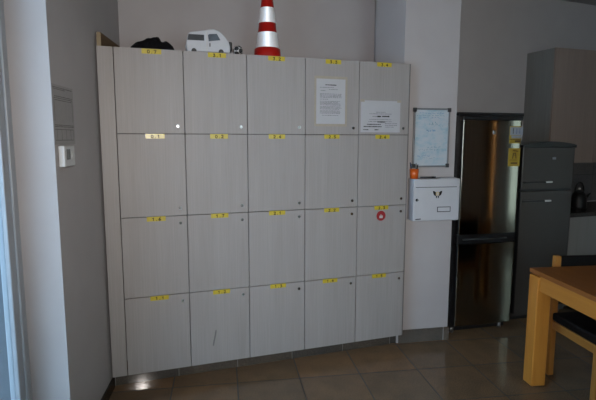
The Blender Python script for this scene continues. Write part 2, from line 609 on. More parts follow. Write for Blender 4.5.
for wname, wbox in (('added_window_2', (0.26, 2.94, -5.415, -5.41, 0.76, 2.24)), ('added_window_3', (5.748, 5.752, -3.35, -2.8, 0.35, 2.6))):
    MB().box(*wbox, 'warm_tint_glass' if wname == 'added_window_2' else 'dim_tint_glass').build('tint_pane', bpy.data.objects[wname])
# unseen door added in the corner: amber strip gives the fridge an orange streak
dr = MB()
dr.box(5.72, 5.77, -5.3, -4.86, 0, 2.25, 'door_oak')
dr.box(5.72, 5.77, -4.72, -4.6, 0, 2.25, 'door_oak')
dr.box(5.72, 5.77, -4.86, -4.72, 0, 0.15, 'door_oak')
dr.box(5.72, 5.77, -4.86, -4.72, 2.15, 2.25, 'door_oak')
dr = struct(dr.build('added_door_1'))
MB().box(5.742, 5.748, -4.86, -4.72, 0.15, 2.15, 'amber').build('amber_streak_glass', dr)

# ------------------------------------------------------------------ the lockers
W = 0.4
ZR = [0.100, 0.6057, 1.1194, 1.6341, 2.1406]
GAP = 0.0024
bank = thing('locker_bank', 'tall bank of twenty pale ash locker doors with yellow number labels', 'lockers')

cb = MB()
T = 0.018
cb.box(0.0, 2.0, 0.30, 0.315, 0.1, 2.138, 'inside')
for k in range(6):
    x = k * W
    x0, x1 = max(0, x - T / 2), min(2.0, x + T / 2)
    cb.box(x0, x1, 0.0195, 0.30, 0.1, 2.138, 'inside')
for z in ZR:
    z0, z1 = (z - T / 2, z + T / 2)
    if z == ZR[0]:
        z0, z1 = z + 0.001, z + T
    if z == ZR[-1]:
        z0, z1 = z - T - 0.002, z - 0.002
    cb.box(0.0, 2.0, 0.0195, 0.30, z0, z1, 'inside')
cb.build('carcass', bank)
MB().box(2.0, 2.009, 0.004, 0.07, 0.1, 2.1406, 'edge', 0.001).build('side_panel', bank)
MB().box(-0.0905, -GAP, 0.0, 0.019, 0.1, 2.1406, 'laminate', 0.0012).build('filler_panel', bank)
MB().box(-0.083, 2.0, 0.088, 0.10, 0.0, 0.1, 'plinth').build('plinth', bank)

GLYPH = {
    '0': [[(0.1, 0.5), (0.2, 0.9), (0.5, 1), (0.8, 0.85), (0.9, 0.5), (0.75, 0.1), (0.5, 0), (0.2, 0.12), (0.1, 0.5)]],
    '1': [[(0.2, 0.75), (0.55, 1), (0.5, 0)]],
    '2': [[(0.1, 0.8), (0.4, 1), (0.8, 0.9), (0.85, 0.65), (0.1, 0.0), (0.95, 0.02)]],
    '3': [[(0.1, 0.95), (0.8, 1.0), (0.4, 0.58), (0.8, 0.45), (0.85, 0.15), (0.45, 0), (0.1, 0.1)]],
    '4': [[(0.65, 1), (0.05, 0.35), (0.95, 0.38)], [(0.7, 0.65), (0.62, 0)]],
    '5': [[(0.9, 1), (0.2, 1), (0.15, 0.55), (0.7, 0.6), (0.9, 0.3), (0.6, 0), (0.1, 0.05)]],
    '6': [[(0.75, 1), (0.25, 0.6), (0.1, 0.25), (0.4, 0), (0.8, 0.1), (0.85, 0.4), (0.5, 0.52), (0.15, 0.3)]],
    '7': [[(0.08, 0.95), (0.92, 1.0), (0.4, 0)]],
    '.': [[(0.4, 0.0), (0.55, 0.08)]],
}
NUMS = [['1.1', '1.2', '1.3', '1.4', '1.5'],
        ['1.6', '1.7', '2.1', '2.2', '2.3'],
        ['0.1', '0.2', '2.4', '2.5', '2.6'],
        ['0.7', '3.1', '3.2', '3.3', '3.4']]
LBX = [0.155, 0.15, 0.145, 0.14, 0.135]          # where the labels sit on the door, per column


def label_mesh(txt, x, z, w=0.114, h=0.029, y=-0.0002, ang=0.0):
    b = MB()
    b.box(x, x + w, y - 0.0006, y, z, z + h, 'tape')
    ch, cw, st = 0.0175, 0.0155, 0.0042
    cx = x + w * 0.28
    for c in txt:
        wd = cw * (0.7 if c == '.' else 1.0)
        for poly in GLYPH[c]:
            b.stroke([(cx + px * wd, z + 0.0042 + pz * ch) for px, pz in poly], st, y - 0.0006, 'ink')
        cx += wd + 0.006
    return b


door_objs = {}
for r in range(4):
    for c in range(5):
        x0, x1 = c * W + GAP, (c + 1) * W - GAP
        z0, z1 = ZR[r] + (0 if r == 0 else GAP), ZR[r + 1] - (0 if r == 3 else GAP)
        d = MB().box(0, x1 - x0, 0.0, 0.019, 0, z1 - z0, 'laminate', 0.0012).build('door', bank)
        d.location = (x0, 0, z0)
        door_objs[(r, c)] = d
        dw, dh = x1 - x0, z1 - z0
        lz = dh - 0.046 if r < 2 else 0.045
        lx = dw - 0.040
        lk = MB()
        lk.lathe([(0.0095, -0.0035), (0.0095, 0.0)], 'lock', 20, (lx, 0, lz), 'y')
        lk.lathe([(0.0062, -0.0042), (0.0062, -0.0034)], 'lock', 16, (lx, 0, lz), 'y')
        lk.box(lx - 0.001, lx + 0.001, -0.0048, -0.0041, lz - 0.0045, lz + 0.0045, 'slot_and_shadow')
        lk.build('lock', d)
        label_mesh(NUMS[r][c], LBX[c] + random.uniform(-0.006, 0.006), dh - (0.0295 if r == 3 else 0.0255) + random.uniform(-0.001, 0.0)).build('number_label', d)

# red hand sticker on the door at the right of the second row
d = door_objs[(1, 4)]
st = MB()
sx, sz, sr = 0.191, 0.437, 0.037
st.lathe([(sr, -0.0008), (sr, -0.0002)], 'red_sticker', 32, (sx, 0, sz), 'y')
yy = -0.0008
st.stroke([(sx - 0.008, sz - 0.010), (sx + 0.008, sz - 0.010)], 0.015, yy, 'white_vinyl')
for fx, top in ((-0.0085, 0.006), (-0.0028, 0.013), (0.0028, 0.012), (0.0085, 0.007)):
    st.stroke([(sx + fx, sz - 0.006), (sx + fx * 1.05, sz + top - 0.004)], 0.0036, yy, 'white_vinyl')
st.stroke([(sx + 0.010, sz - 0.010), (sx + 0.015, sz - 0.002)], 0.0036, yy, 'white_vinyl')
o = st.build('hand_sticker', d)
o['label'] = 'round red sticker with a white raised hand'
# scuff on the bottom door of the second column
d = door_objs[(0, 1)]
sc = MB()
sc.stroke([(0.166, 0.225), (0.160, 0.19), (0.150, 0.145), (0.147, 0.125)], 0.009, -0.0001, 'edge', 0.0002)
sc.build('scuff_mark', d)['label'] = 'thin grey scuff mark'

# ------------------------------------------------------------------ papers on the lockers
def text_rows(b, x0, x1, rows, y, m, h):
    """rows of illegible print: short dashes with word gaps"""
    for z, a0, a1 in rows:
        x = x0 + (x1 - x0) * a0
        end = x0 + (x1 - x0) * a1
        while x < end:
            w = min(random.uniform(0.006, 0.018), end - x)
            if w > 0.002:
                b.stroke([(x, z), (x + w, z)], h * random.uniform(0.75, 1.05), y, m, 0.0002)
            x += w + random.uniform(0.003, 0.006)


nt = thing('notice_sheet', 'white printed sheet taped upright on the locker door left of the landscape notice', 'notice', (1.386, -0.001, 1.708))
b = MB().box(-0.107, 0.107, -0.0004, 0, 0, 0.302, 'paper')
rows = [(0.262, 0.30, 0.70)]
text_rows(b, -0.1, 0.1, rows, -0.0004, 'ink', 0.006)
rows = [(0.245, 0.1, 0.62), (0.232, 0.42, 0.75), (0.224, 0.12, 0.3)]
for z in (0.202, 0.194, 0.186, 0.178):
    rows.append((z, 0.1, 0.9))
rows.append((0.166, 0.1, 0.4))
for z in (0.152, 0.144, 0.136, 0.128, 0.116, 0.108, 0.100, 0.088, 0.080, 0.072):
    rows.append((z, 0.1, random.uniform(0.75, 0.92)))
rows.append((0.058, 0.18, 0.8))
text_rows(b, -0.1, 0.1, rows, -0.0004, 'grey_ink', 0.0032)
b.build('sheet', nt)
for x0, x1, z0, z1 in ((-0.122, 0.122, 0.296, 0.320), (-0.122, 0.122, -0.018, 0.006), (-0.122, -0.1, 0.006, 0.296), (0.1, 0.122, 0.006, 0.296)):
    MB().box(x0, x1, -0.0004 if False else -0.0001, 0.0008, z0, z1, 'old_tape').build('tape_strip', nt)

nl = thing('notice_sheet', 'white landscape notice with bold print taped on the rightmost top locker door', 'notice', (1.772, -0.001, 1.652))
b = MB().box(-0.157, 0.157, -0.0004, 0, 0, 0.222, 'paper')
text_rows(b, -0.15, 0.15, [(0.142, 0.38, 0.62), (0.130, 0.2, 0.8), (0.112, 0.28, 0.40), (0.090, 0.2, 0.78), (0.076, 0.18, 0.8), (0.062, 0.62, 0.95), (0.050, 0.62, 0.95), (0.038, 0.62, 0.85)], -0.0004, 'grey_ink', 0.0034)
text_rows(b, -0.15, 0.15, [(0.112, 0.42, 0.5), (0.113, 0.54, 0.72), (0.074, 0.42, 0.62)], -0.0004, 'ink', 0.009)
text_rows(b, -0.15, 0.15, [(0.056, 0.14, 0.50), (0.040, 0.06, 0.54), (0.018, 0.05, 0.18), (0.018, 0.35, 0.46)], -0.0004, 'ink', 0.006)
b.build('sheet', nl)
for x0, x1 in ((-0.163, -0.13), (0.13, 0.163)):
    MB().box(x0, x1, -0.0006, -0.00042, 0.212, 0.230, 'old_tape').build('tape_strip', nl)

# ------------------------------------------------------------------ things on top of the lockers
TOP = 2.1406
bd = thing('wooden_board', 'raw wooden board on edge on top of the lockers by the left wall', 'board', (-0.076, 0.01, TOP), WALL_ANG)
MB().box(-0.012, 0.012, 0.004, 0.55, 0, 0.080, 'board_wood', 0.001).build('plank', bd)
MB().box(-0.012, 0.012, 0.0, 0.0039, 0, 0.080, 'end_grain', 0.0005).build('cut_end', bd)['label'] = 'paler sawn end of the board'

# black cloth bag: a slumped heap
def heap(name, sx, sy, profile, m, seed):
    bm = bmesh.new()
    nx, ny = 40, 22
    rnd = random.Random(seed)
    ph = [(rnd.uniform(8, 40), rnd.uniform(8, 40), rnd.uniform(0, 6.28)) for _ in range(9)]
    grid = []
    for i in range(nx + 1):
        u = i / nx
        row = []
        # height along x from the profile
        for (ua, ha), (ub, hb) in zip(profile, profile[1:]):
            if ua <= u <= ub:
                hh = ha + (hb - ha) * (u - ua) / (ub - ua)
                break
        for j in range(ny + 1):
            v = j / ny * 2 - 1
            fall = max(0.0, 1 - abs(v) ** 2.4)
            z = hh * fall
            w = sum(math.sin(a * u * 1.2 + b_ * v * 0.35 + c_) for a, b_, c_ in ph) / 9
            z = max(0.0, z + w * 0.012 * fall * (1 if hh > 0.004 else 0))
            row.append(bm.verts.new(((u - 0.5) * sx, v * sy / 2 * (0.75 + 0.25 * math.sin(math.pi * u)), z)))
        grid.append(row)
    for i in range(nx):
        for j in range(ny):
            f = bm.faces.new((grid[i][j], grid[i + 1][j], grid[i + 1][j + 1], grid[i][j + 1]))
            f.smooth = True
    # closed underside
    ring = [grid[i][0] for i in range(nx + 1)] + [grid[nx][j] for j in range(1, ny + 1)] + [grid[i][ny] for i in range(nx - 1, -1, -1)] + [grid[0][j] for j in range(ny - 1, 0, -1)]
    for vv in ring:
        vv.co.z = 0
    bm.faces.new(ring[::-1])
    bmesh.ops.recalc_face_normals(bm, faces=bm.faces[:])
    me = bpy.data.meshes.new(name)
    bm.to_mesh(me)
    bm.free()
    me.materials.append(M[m])
    o = bpy.data.objects.new(name, me)
    COL.objects.link(o)
    return o


prof = [(0, 0.0), (0.06, 0.03), (0.2, 0.062), (0.32, 0.068), (0.42, 0.082), (0.52, 0.088), (0.60, 0.096), (0.66, 0.088), (0.70, 0.064), (0.80, 0.068), (0.90, 0.058), (0.96, 0.04), (1, 0)]
bag = heap('cloth_bag', 0.275, 0.22, prof, 'black_cloth', 4)
bag.location = (0.227, 0.135, TOP)
tag(bag, 'crumpled black cloth bag lying on top of the lockers above the upper left door', 'bag')

# white toy van, seen from its side, front to the right
van = thing('toy_van', 'white toy van with dark side window on top of the lockers', 'toy', (0.566, 0.12, TOP), R(-4))
bs = MB()
side = [(-0.130, 0.012), (-0.133, 0.06), (-0.120, 0.118), (-0.105, 0.130), (-0.02, 0.136), (0.0, 0.150), (0.045, 0.156), (0.085, 0.140), (0.112, 0.108), (0.135, 0.085), (0.143, 0.05), (0.143, 0.012)]
bs.prism(side, 'y', -0.055, 0.055, 'toy_white', 0.006, 2)
body = bs.build('body', van)
for f in body.data.polygons:
    f.use_smooth = False
MB().prism([(-0.125, 0.080), (-0.116, 0.116), (-0.020, 0.116), (-0.020, 0.080)], 'y', -0.0575, -0.054, 'toy_glass').build('side_window', van)['label'] = 'long dark side window'
MB().prism([(0.008, 0.078), (0.004, 0.116), (0.012, 0.122), (0.060, 0.126), (0.082, 0.088)], 'y', -0.0575, -0.054, 'toy_glass_pale').build('cab_window', van)['label'] = 'slanted blue-grey cab window'
MB().box(-0.008, -0.001, -0.0585, -0.0545, 0.02, 0.135, 'white_vinyl', 0.001).build('door_pillar', van)
MB().box(0.128, 0.158, -0.050, 0.050, 0.028, 0.083, 'toy_black', 0.008).build('bumper', van)['label'] = 'black front bumper'
for x in (-0.085, 0.085):
    for y in (-0.05, 0.05):
        MB().lathe([(0.013, -0.009), (0.016, -0.006), (0.016, 0.006), (0.013, 0.009)], 'toy_black', 20, (x, y, 0.0162), 'y').build('wheel', van)
MB().box(0.012, 0.018, -0.061, -0.0545, 0.045, 0.066, 'toy_black', 0.001).build('mirror', van)

# small black and white toy ball
bt = MB()
bmesh.ops.create_icosphere(bt.bm, subdivisions=4, radius=0.031)
bt._i('white_vinyl')
bt._i('toy_black')
ico = bmesh.new()
bmesh.ops.create_icosphere(ico, subdivisions=1, radius=1)
dirs = [v.co.normalized() for v in ico.verts]
ico.free()
rotm = Matrix.Rotation(0.55, 3, 'X') @ Matrix.Rotation(0.35, 3, 'Y')
dirs = [rotm @ q for q in dirs]
for f in bt.bm.faces:
    n = f.calc_center_median().normalized()
    f.smooth = True
    f.material_index = 1 if max(n.dot(q) for q in dirs) > math.cos(R(29)) else 0
ball = bt.build('toy_ball')
ball.location = (0.757, 0.06, TOP + 0.031)
tag(ball, 'small black and white patched toy ball beside the toy van', 'ball')

# traffic cone
cone = thing('traffic_cone', 'red traffic cone with two white reflective bands on top of the lockers', 'traffic cone', (1.031, 0.34, TOP))
MB().box(-0.13, 0.13, -0.13, 0.13, 0, 0.026, 'cone_red', 0.008).build('base', cone)
zz = [(0.099, 0.0262), (0.097, 0.034), (0.0945, 0.060), (0.0925, 0.100), (0.0800, 0.105), (0.027, 0.56), (0.025, 0.57), (0.018, 0.573)]


def cr(z):
    return 0.0800 + (0.027 - 0.0800) * (z - 0.105) / (0.56 - 0.105)


MB().lathe(zz, 'cone_red', 48).build('cone_body', cone)
for za, zb in ((0.107, 0.213), (0.279, 0.384)):
    prof_ = []
    nr = 20                                  # fine prism ridges of the foil, each lip leaning downwards
    for q in range(nr):
        zl, zh = za + (zb - za) * q / nr, za + (zb - za) * (q + 1) / nr
        prof_ += [(cr(zl) + 0.0010, zl), (cr(zh) + 0.0010 + (zh - zl) * 0.28, zh - 0.0002)]
    fb = MB().lathe(prof_, 'foil', 64, cap=False)
    for f_ in fb.bm.faces:
        f_.smooth = False
    fb.build('reflective_band', cone)['label'] = 'white reflective band'

# ------------------------------------------------------------------ on the pillar
def pillar_thing(name, label, cat, x, y, z, group=None):
    c, s = math.cos(PA), math.sin(PA)
    return thing(name, label, cat, (PO.x + c * x - s * y, PO.y + s * x + c * y, z), PA, group)


wb = pillar_thing('whiteboard', 'small whiteboard with faded blue writing hung above the mailbox', 'whiteboard', 0.226, 0, 1.392)
bw, bh = 0.292, 0.442
MB().box(-bw / 2 + 0.006, bw / 2 - 0.006, -0.012, -0.002, 0.006, bh - 0.006, 'marker_board').build('board', wb)
fr = MB()
fr.box(-bw / 2, -bw / 2 + 0.013, -0.017, -0.001, 0, bh, 'alu_grey', 0.002)
fr.box(bw / 2 - 0.013, bw / 2, -0.017, -0.001, 0, bh, 'alu_grey', 0.002)
fr.box(-bw / 2 + 0.013, bw / 2 - 0.013, -0.017, -0.001, 0, 0.013, 'alu_grey', 0.002)
fr.box(-bw / 2 + 0.013, bw / 2 - 0.013, -0.017, -0.001, bh - 0.013, bh, 'alu_grey', 0.002)
fr.build('frame', wb)
for sx in (-1, 1):
    for z in (0, bh):
        x = sx * bw / 2
        zc = z + (0.012 if z == 0 else -0.012)
        MB().box(x - 0.014 - sx * 0.008, x + 0.014 - sx * 0.008, -0.020, -0.0005, zc - 0.015, zc + 0.015, 'corner', 0.003).build('corner_cap', wb)
rr = random.Random(3)


def scrawl(x0, x1, z, amp, w, m):
    wr = MB()
    x = x0
    while x < x1:
        n = rr.randint(3, 7)
        pts = []
        for k in range(n):
            pts.append((x, z + rr.uniform(-amp, amp)))
            x += rr.uniform(0.003, 0.006)
        wr.stroke(pts, w, -0.012, m, 0.0003)
        x += rr.uniform(0.004, 0.008)
    wr.build('writing_line', wb)


scrawl(-0.10, 0.09, 0.405, 0.005, 0.0022, 'marker_blue')
scrawl(-0.12, 0.10, 0.388, 0.005, 0.0022, 'marker_teal')
scrawl(-0.11, 0.06, 0.372, 0.004, 0.0018, 'marker_blue')
scrawl(-0.02, 0.03, 0.33, 0.016, 0.0030, 'marker_teal')
scrawl(0.02, 0.09, 0.315, 0.007, 0.0018, 'marker_teal')
scrawl(-0.04, 0.03, 0.275, 0.007, 0.0045, 'marker_blue')
scrawl(-0.03, 0.08, 0.15, 0.006, 0.0022, 'marker_teal')
scrawl(-0.10, 0.05, 0.133, 0.006, 0.0022, 'marker_teal')
scrawl(-0.11, -0.02, 0.085, 0.010, 0.0020, 'marker_blue')
scrawl(-0.07, 0.03, 0.07, 0.006, 0.0016, 'marker_teal')

mk = pillar_thing('board_marker', 'thin dark marker clipped along the left edge of the whiteboard', 'pen', 0.0845, -0.0215, 1.60)
MB().tube((0, 0, 0.0), (0, 0, 0.20), 0.0035, 'alu_grey').build('barrel', mk)
MB().tube((0, 0, 0.20), (0, 0, 0.225), 0.0043, 'black_gloss').build('cap', mk)

mb = pillar_thing('mailbox', 'white metal mailbox with a post horn emblem on the pillar', 'mailbox', 0.2395, 0, 0.995)
mw, mh, md = 0.184, 0.316, 0.11
bx = MB()
bx.box(-mw, mw, -md + 0.004, -0.001, 0, mh, 'mail_white', 0.003)
bx.build('body', mb)
MB().box(-mw + 0.012, mw - 0.001, -md, -md + 0.0038, 0.004, mh - 0.064, 'mail_white', 0.0015).build('front_door', mb)
fp = MB()
fp.box(-mw + 0.012, mw - 0.001, -md - 0.001, -md + 0.0038, mh - 0.060, mh - 0.004, 'mail_white', 0.0015)
fp.box(-mw + 0.014, mw - 0.024, -md - 0.001, -md + 0.002, mh - 0.0635, mh - 0.0595, 'slot_and_shadow')  # dark strip drawn in as the shadow line under the flap
fp.build('slot_flap', mb)
lk = MB()
lk.lathe([(0.010, -0.004), (0.011, 0)], 'black_gloss', 20, (-mw + 0.026, -md, 0.160), 'y')
lk.box(-mw + 0.0245, -mw + 0.0275, -md - 0.008, -md - 0.0035, 0.152, 0.166, 'satin')
lk.build('lock', mb)
em = MB()
ex, ez = 0.004, 0.205
em.lathe([(0.0135, -0.0025), (0.0135, 0.0)], 'gold', 24, (ex, -md, ez), 'y')
em.lathe([(0.0085, -0.0032), (0.0085, -0.0002)], 'white_vinyl', 24, (ex, -md, ez), 'y')
for s in (-1, 1):
    em.prism([(ex + s * 0.012, ez + 0.008), (ex + s * 0.022, ez + 0.018), (ex + s * 0.037, ez + 0.021), (ex + s * 0.034, ez + 0.004), (ex + s * 0.026, ez - 0.012), (ex + s * 0.012, ez - 0.018), (ex + s * 0.014, ez - 0.004)], 'y', -md - 0.0022, -md, 'black_gloss')
    em.prism([(ex + s * 0.003, ez - 0.014), (ex + s * 0.011, ez - 0.016), (ex + s * 0.011, ez - 0.030), (ex + s * 0.005, ez - 0.034)], 'y', -md - 0.0024, -md, 'black_gloss')
em.build('horn_emblem', mb)['label'] = 'black and gold post horn emblem'
npl = MB()
nx0, nx1, nz0, nz1 = 0.006, 0.114, 0.066, 0.106
npl.box(nx0 + 0.003, nx1 - 0.003, -md - 0.0012, -md, nz0 + 0.003, nz1 - 0.003, 'mail_white')
for (a0, a1, c0, c1) in ((nx0, nx1, nz0, nz0 + 0.005), (nx0, nx1, nz1 - 0.005, nz1), (nx0, nx0 + 0.005, nz0 + 0.005, nz1 - 0.005), (nx1 - 0.005, nx1, nz0 + 0.005, nz1 - 0.005)):
    npl.box(a0, a1, -md - 0.003, -md, c0, c1, 'corner', 0.001)
npl.build('name_plate', mb)
MB().prism([(-0.166, 0.010), (-0.123, 0.013), (-0.123, 0.021), (-0.166, 0.017)], 'y', -md - 0.0008, -md, 'corner').build('maker_badge', mb)

MT = 0.995 + mh
cup = pillar_thing('pen_cup', 'small orange plastic cup holding pens on top of the mailbox', 'cup', 0.0775, -0.056, MT + 0.0005)
MB().lathe([(0.029, 0), (0.0335, 0.072), (0.031, 0.072), (0.027, 0.004)], 'orange', 28).build('cup_wall', cup)
for k, (dx, dy, tx, ty, L, m, lab) in enumerate((
        (-0.012, 0.004, -0.026, 0.010, 0.115, 'blue_plastic', 'dark blue pen leaning left in the orange cup'),
        (0.004, -0.010, 0.007, -0.012, 0.112, 'alu_grey', 'grey pen standing in the middle of the orange cup'),
        (0.010, 0.008, 0.026, 0.006, 0.100, 'black_gloss', 'short black pen leaning right in the orange cup'))):
    pn = pillar_thing('pen', lab, 'pen', 0.0775, -0.056, MT + 0.0055, 'pens in the orange cup')
    MB().tube((dx, dy, 0.0), (tx, ty, L * 0.8), 0.0042, m).build('barrel', pn)
    MB().tube((tx, ty, L * 0.8), (tx + (tx - dx) * 0.25, ty + (ty - dy) * 0.25, L), 0.0048, m, r1=0.0036).build('cap', pn)
lm = pillar_thing('marker_pen', 'dark marker pen lying on the mailbox beside the orange cup', 'pen', 0.125, -0.062, MT + 0.0075)
MB().tube((0, 0, 0), (0.085, 0, 0), 0.007, 'corner', 14).build('barrel', lm)
MB().tube((0.085, 0, 0), (0.122, 0, 0), 0.0076, 'black_gloss', 14).build('cap', lm)
env = pillar_thing('envelope', 'white envelope lying flat on top of the mailbox at the right', 'envelope', 0.335, -0.05, MT + 0.0005)
MB().box(-0.068, 0.068, -0.046, 0.042, 0, 0.005, 'paper', 0.001).build('packet', env)

# ------------------------------------------------------------------ left wall: thermostat and old notice
def wall_thing(name, label, cat, a, b_, z):
    # local x runs along the wall (towards the lockers = +), local -y points into the room
    return thing(name, label, cat, wall_pt(a, b_, z), WALL_ANG + R(90))


th = wall_thing('thermostat', 'white wall thermostat with a small grey display on the left wall', 'thermostat', 0, -0.572, 1.473)
MB().box(-0.072, 0.072, -0.029, -0.001, 0, 0.100, 'thermo', 0.006, 3).build('housing', th)
MB().box(-0.046, 0.004, -0.0305, -0.028, 0.034, 0.083, 'lcd', 0.001).build('display', th)
dl = MB()
dl.lathe([(0.017, -0.004), (0.018, 0.0)], 'thermo', 24, (0.042, -0.029, 0.05), 'y')
dl.build('dial', th)
on = wall_thing('old_notice', 'faded grey notice sheet on the left wall above the thermostat', 'notice', 0, -0.54, 1.578)
b = MB().box(-0.14, 0.14, -0.0016, -0.001, 0, 0.275, 'old_paper')
for z, a0, a1 in ((0.262, 0.03, 0.95), (0.255, 0.05, 0.6), (0.222, 0.1, 0.95), (0.214, 0.08, 0.95), (0.205, 0.1, 0.9), (0.09, 0.05, 0.97), (0.083, 0.05, 0.97)):
    text_rows(b, -0.135, 0.135, [(z, a0, a1)], -0.0016, 'pencil', 0.004)
for x in (-0.118, 0.12):
    b.stroke([(x, 0.11), (x, 0.215)], 0.003, -0.0016, 'pencil', 0.0002)
for x in (-0.10, -0.04, 0.02, 0.08, 0.12):
    b.stroke([(x, 0.02), (x, 0.07)], 0.0025, -0.0016, 'pencil', 0.0002)
b.stroke([(-0.12, 0.02), (0.12, 0.02)], 0.003, -0.0016, 'pencil', 0.0002)
b.stroke([(-0.12, 0.07), (0.12, 0.07)], 0.003, -0.0016, 'pencil', 0.0002)
b.build('sheet', on)

# ------------------------------------------------------------------ tall steel fridge
f1 = thing('fridge', 'tall dark steel fridge freezer with yellow energy labels beside the pillar', 'fridge', (2.5, 0.06, 0), R(-5))
XA, XB = 0.030, 0.567
MB().box(-0.012, XB, 0.062, 0.64, 0.045, 1.785, 'fridge_black', 0.004).build('cabinet', f1)
MB().box(-0.014, XB + 0.002, -0.004, 0.60, 1.7855, 1.812, 'fridge_black', 0.004).build('top_cap', f1)
MB().box(0.02, XB - 0.02, 0.075, 0.12, 0.012, 0.0445, 'fridge_black').build('kick_plate', f1)
for x in (0.05, XB - 0.06):
    for y in (0.085, 0.55):
        MB().lathe([(0.018, 0), (0.018, 0.045)], 'satin', 16, (x, y, 0)).build('foot', f1)


def fridge_door(z0, z1, x0, x1, m, parent, y0=0.0, bulge=0.012, depth=0.058, trim=True):
    """door with a gently bowed front and rounded vertical edges"""
    b = MB()
    n = 24
    pts = []
    for k in range(n + 1):
        t = k / n
        e = min(t, 1 - t) * (x1 - x0)
        rr_ = 0.008
        edge = 0.0 if e >= rr_ else rr_ - math.sqrt(max(0, rr_ ** 2 - (rr_ - e) ** 2))
        pts.append((x0 + (x1 - x0) * t, y0 + edge + bulge * (2 * t - 1) ** 2))
    # finer samples at the rounded edges
    ex = []
    for q in (0.0, 0.002, 0.006, 0.012, 0.018):
        ex += [q, (x1 - x0) - q]
    xs = sorted(set([round(p[0] - x0, 5) for p in pts] + [round(q, 5) for q in ex]))
    pts = []
    for s in xs:
        t = s / (x1 - x0)
        e = min(s, (x1 - x0) - s)
        rr_ = 0.008
        edge = 0.0 if e >= rr_ else rr_ - math.sqrt(max(0, rr_ ** 2 - (rr_ - e) ** 2))
        pts.append((x0 + s, y0 + edge + bulge * (2 * t - 1) ** 2))
    poly = pts + [(x1, y0 + depth), (x0, y0 + depth)]
    b.prism(poly, 'z', z0, z1, m)
    for f in b.bm.faces:
        c_ = f.calc_center_median()
        if abs(f.normal.z) < 0.5 or True:
            f.smooth = len(f.verts) == 4
    b.bm.normal_update()
    bmesh.ops.recalc_face_normals(b.bm, faces=b.bm.faces[:])
    k_ = b._i('fridge_black')
    for f in b.bm.faces:
        if abs(f.normal.x) > 0.6 or f.normal.x < -0.25 or f.normal.y > 0.5:  # dark door sides; left rounding blacked too, painting out its bright reflection
            f.material_index = k_
    o = b.build('door', parent)
    o.data.set_sharp_from_angle(angle=R(40))
    return o


up_d = fridge_door(0.842, 1.752, XA, XB, 'steel_dark', f1)
lo_d = fridge_door(0.075, 0.758, XA, XB, 'steel_dark', f1)
up_d['label'] = 'large upper brushed steel door'
lo_d['label'] = 'lower freezer steel door'
MB().box(XA - 0.002, XB + 0.001, 0.003, 0.06, 1.753, 1.785, 'fridge_black', 0.004).build('upper_trim', f1)
MB().box(XA, XB, 0.022, 0.06, 0.762, 0.838, 'fridge_black', 0.004).build('grip_recess', f1)
MB().box(XA + 0.045, XB - 0.085, 0.006, 0.0215, 0.793, 0.803, 'satin', 0.003).build('grip_strip', f1)['label'] = 'satin metal grip strip'
MB().box(0.292, 0.322, -0.0035, 0.004, 1.642, 1.672, 'satin', 0.003).build('badge', up_d)
# energy labels on the upper door
la = MB()
la.box(0.447, 0.552, 0.0030, 0.0105, 1.572, 1.708, 'label_yellow')
yy = 0.003
la.stroke([(0.474, 1.668), (0.548, 1.668)], 0.064, yy, 'label_pale')
la.stroke([(0.474, 1.622), (0.548, 1.622)], 0.022, yy, 'label_pale', 0.0005)
for k, (x, m) in enumerate(((0.480, 'ink'), (0.497, 'label_pale'), (0.512, 'label_blue'), (0.526, 'label_pale'), (0.540, 'label_blue'))):
    la.stroke([(x, 1.650), (x, 1.690)], 0.006, yy - 0.0004, m)
la.stroke([(0.452, 1.603), (0.546, 1.603)], 0.005, yy, 'label_brown')
la.stroke([(0.506, 1.588), (0.545, 1.588)], 0.016, yy, 'label_brown')
la.build('energy_label', up_d)['label'] = 'yellow energy label with pale printed panel'
lb = MB()
lb.box(0.447, 0.556, 0.0030, 0.0105, 1.388, 1.532, 'label_yellow')
lb.stroke([(0.488, 1.452), (0.494, 1.492), (0.514, 1.492), (0.520, 1.452)], 0.009, yy, 'label_brown')
lb.stroke([(0.494, 1.478), (0.512, 1.478)], 0.006, yy, 'label_brown')
lb.stroke([(0.490, 1.514), (0.535, 1.508)], 0.009, yy, 'label_brown')
lb.stroke([(0.456, 1.438), (0.530, 1.438)], 0.004, yy, 'label_brown')
lb.stroke([(0.478, 1.412), (0.530, 1.412)], 0.014, yy, 'label_brown')
lb.build('energy_label', up_d)['label'] = 'yellow energy label with brown pictogram'

# ------------------------------------------------------------------ smaller grey fridge
f2 = thing('fridge', 'smaller grey two door fridge with a humped top between steel fridge and kitchen units', 'fridge', (3.2, 0.13, 0), R(-4))
YB = 0.545
MB().box(0.006, YB - 0.004, 0.06, 0.60, 0.03, 1.53, 'steel_grey', 0.005).build('cabinet', f2)
n = 20
tp = [(0.0, 1.532)] + [(YB * k / n, 1.556 + 0.030 * math.sin(math.pi * k / n) ** 0.8) for k in range(n + 1)] + [(YB, 1.532)]
tc = MB()
tc.prism(tp, 'y', 0.0, 0.56, 'fridge_black', 0.003)
tc.build('top_cap', f2)
d1 = fridge_door(1.182, 1.530, 0.004, YB - 0.002, 'steel_grey', f2, 0.004, 0.008, 0.054)
d2 = fridge_door(0.075, 1.160, 0.004, YB - 0.002, 'steel_grey', f2, 0.004, 0.008, 0.054)
d1['label'] = 'short upper freezer door'
d2['label'] = 'tall lower fridge door'
MB().box(0.02, YB - 0.02, 0.07, 0.56, 0.0, 0.0295, 'fridge_black').build('kick_plate', f2)
MB().box(0.006, YB - 0.004, 0.03, 0.0595, 1.1615, 1.1805, 'fridge_black').build('door_seal', f2)
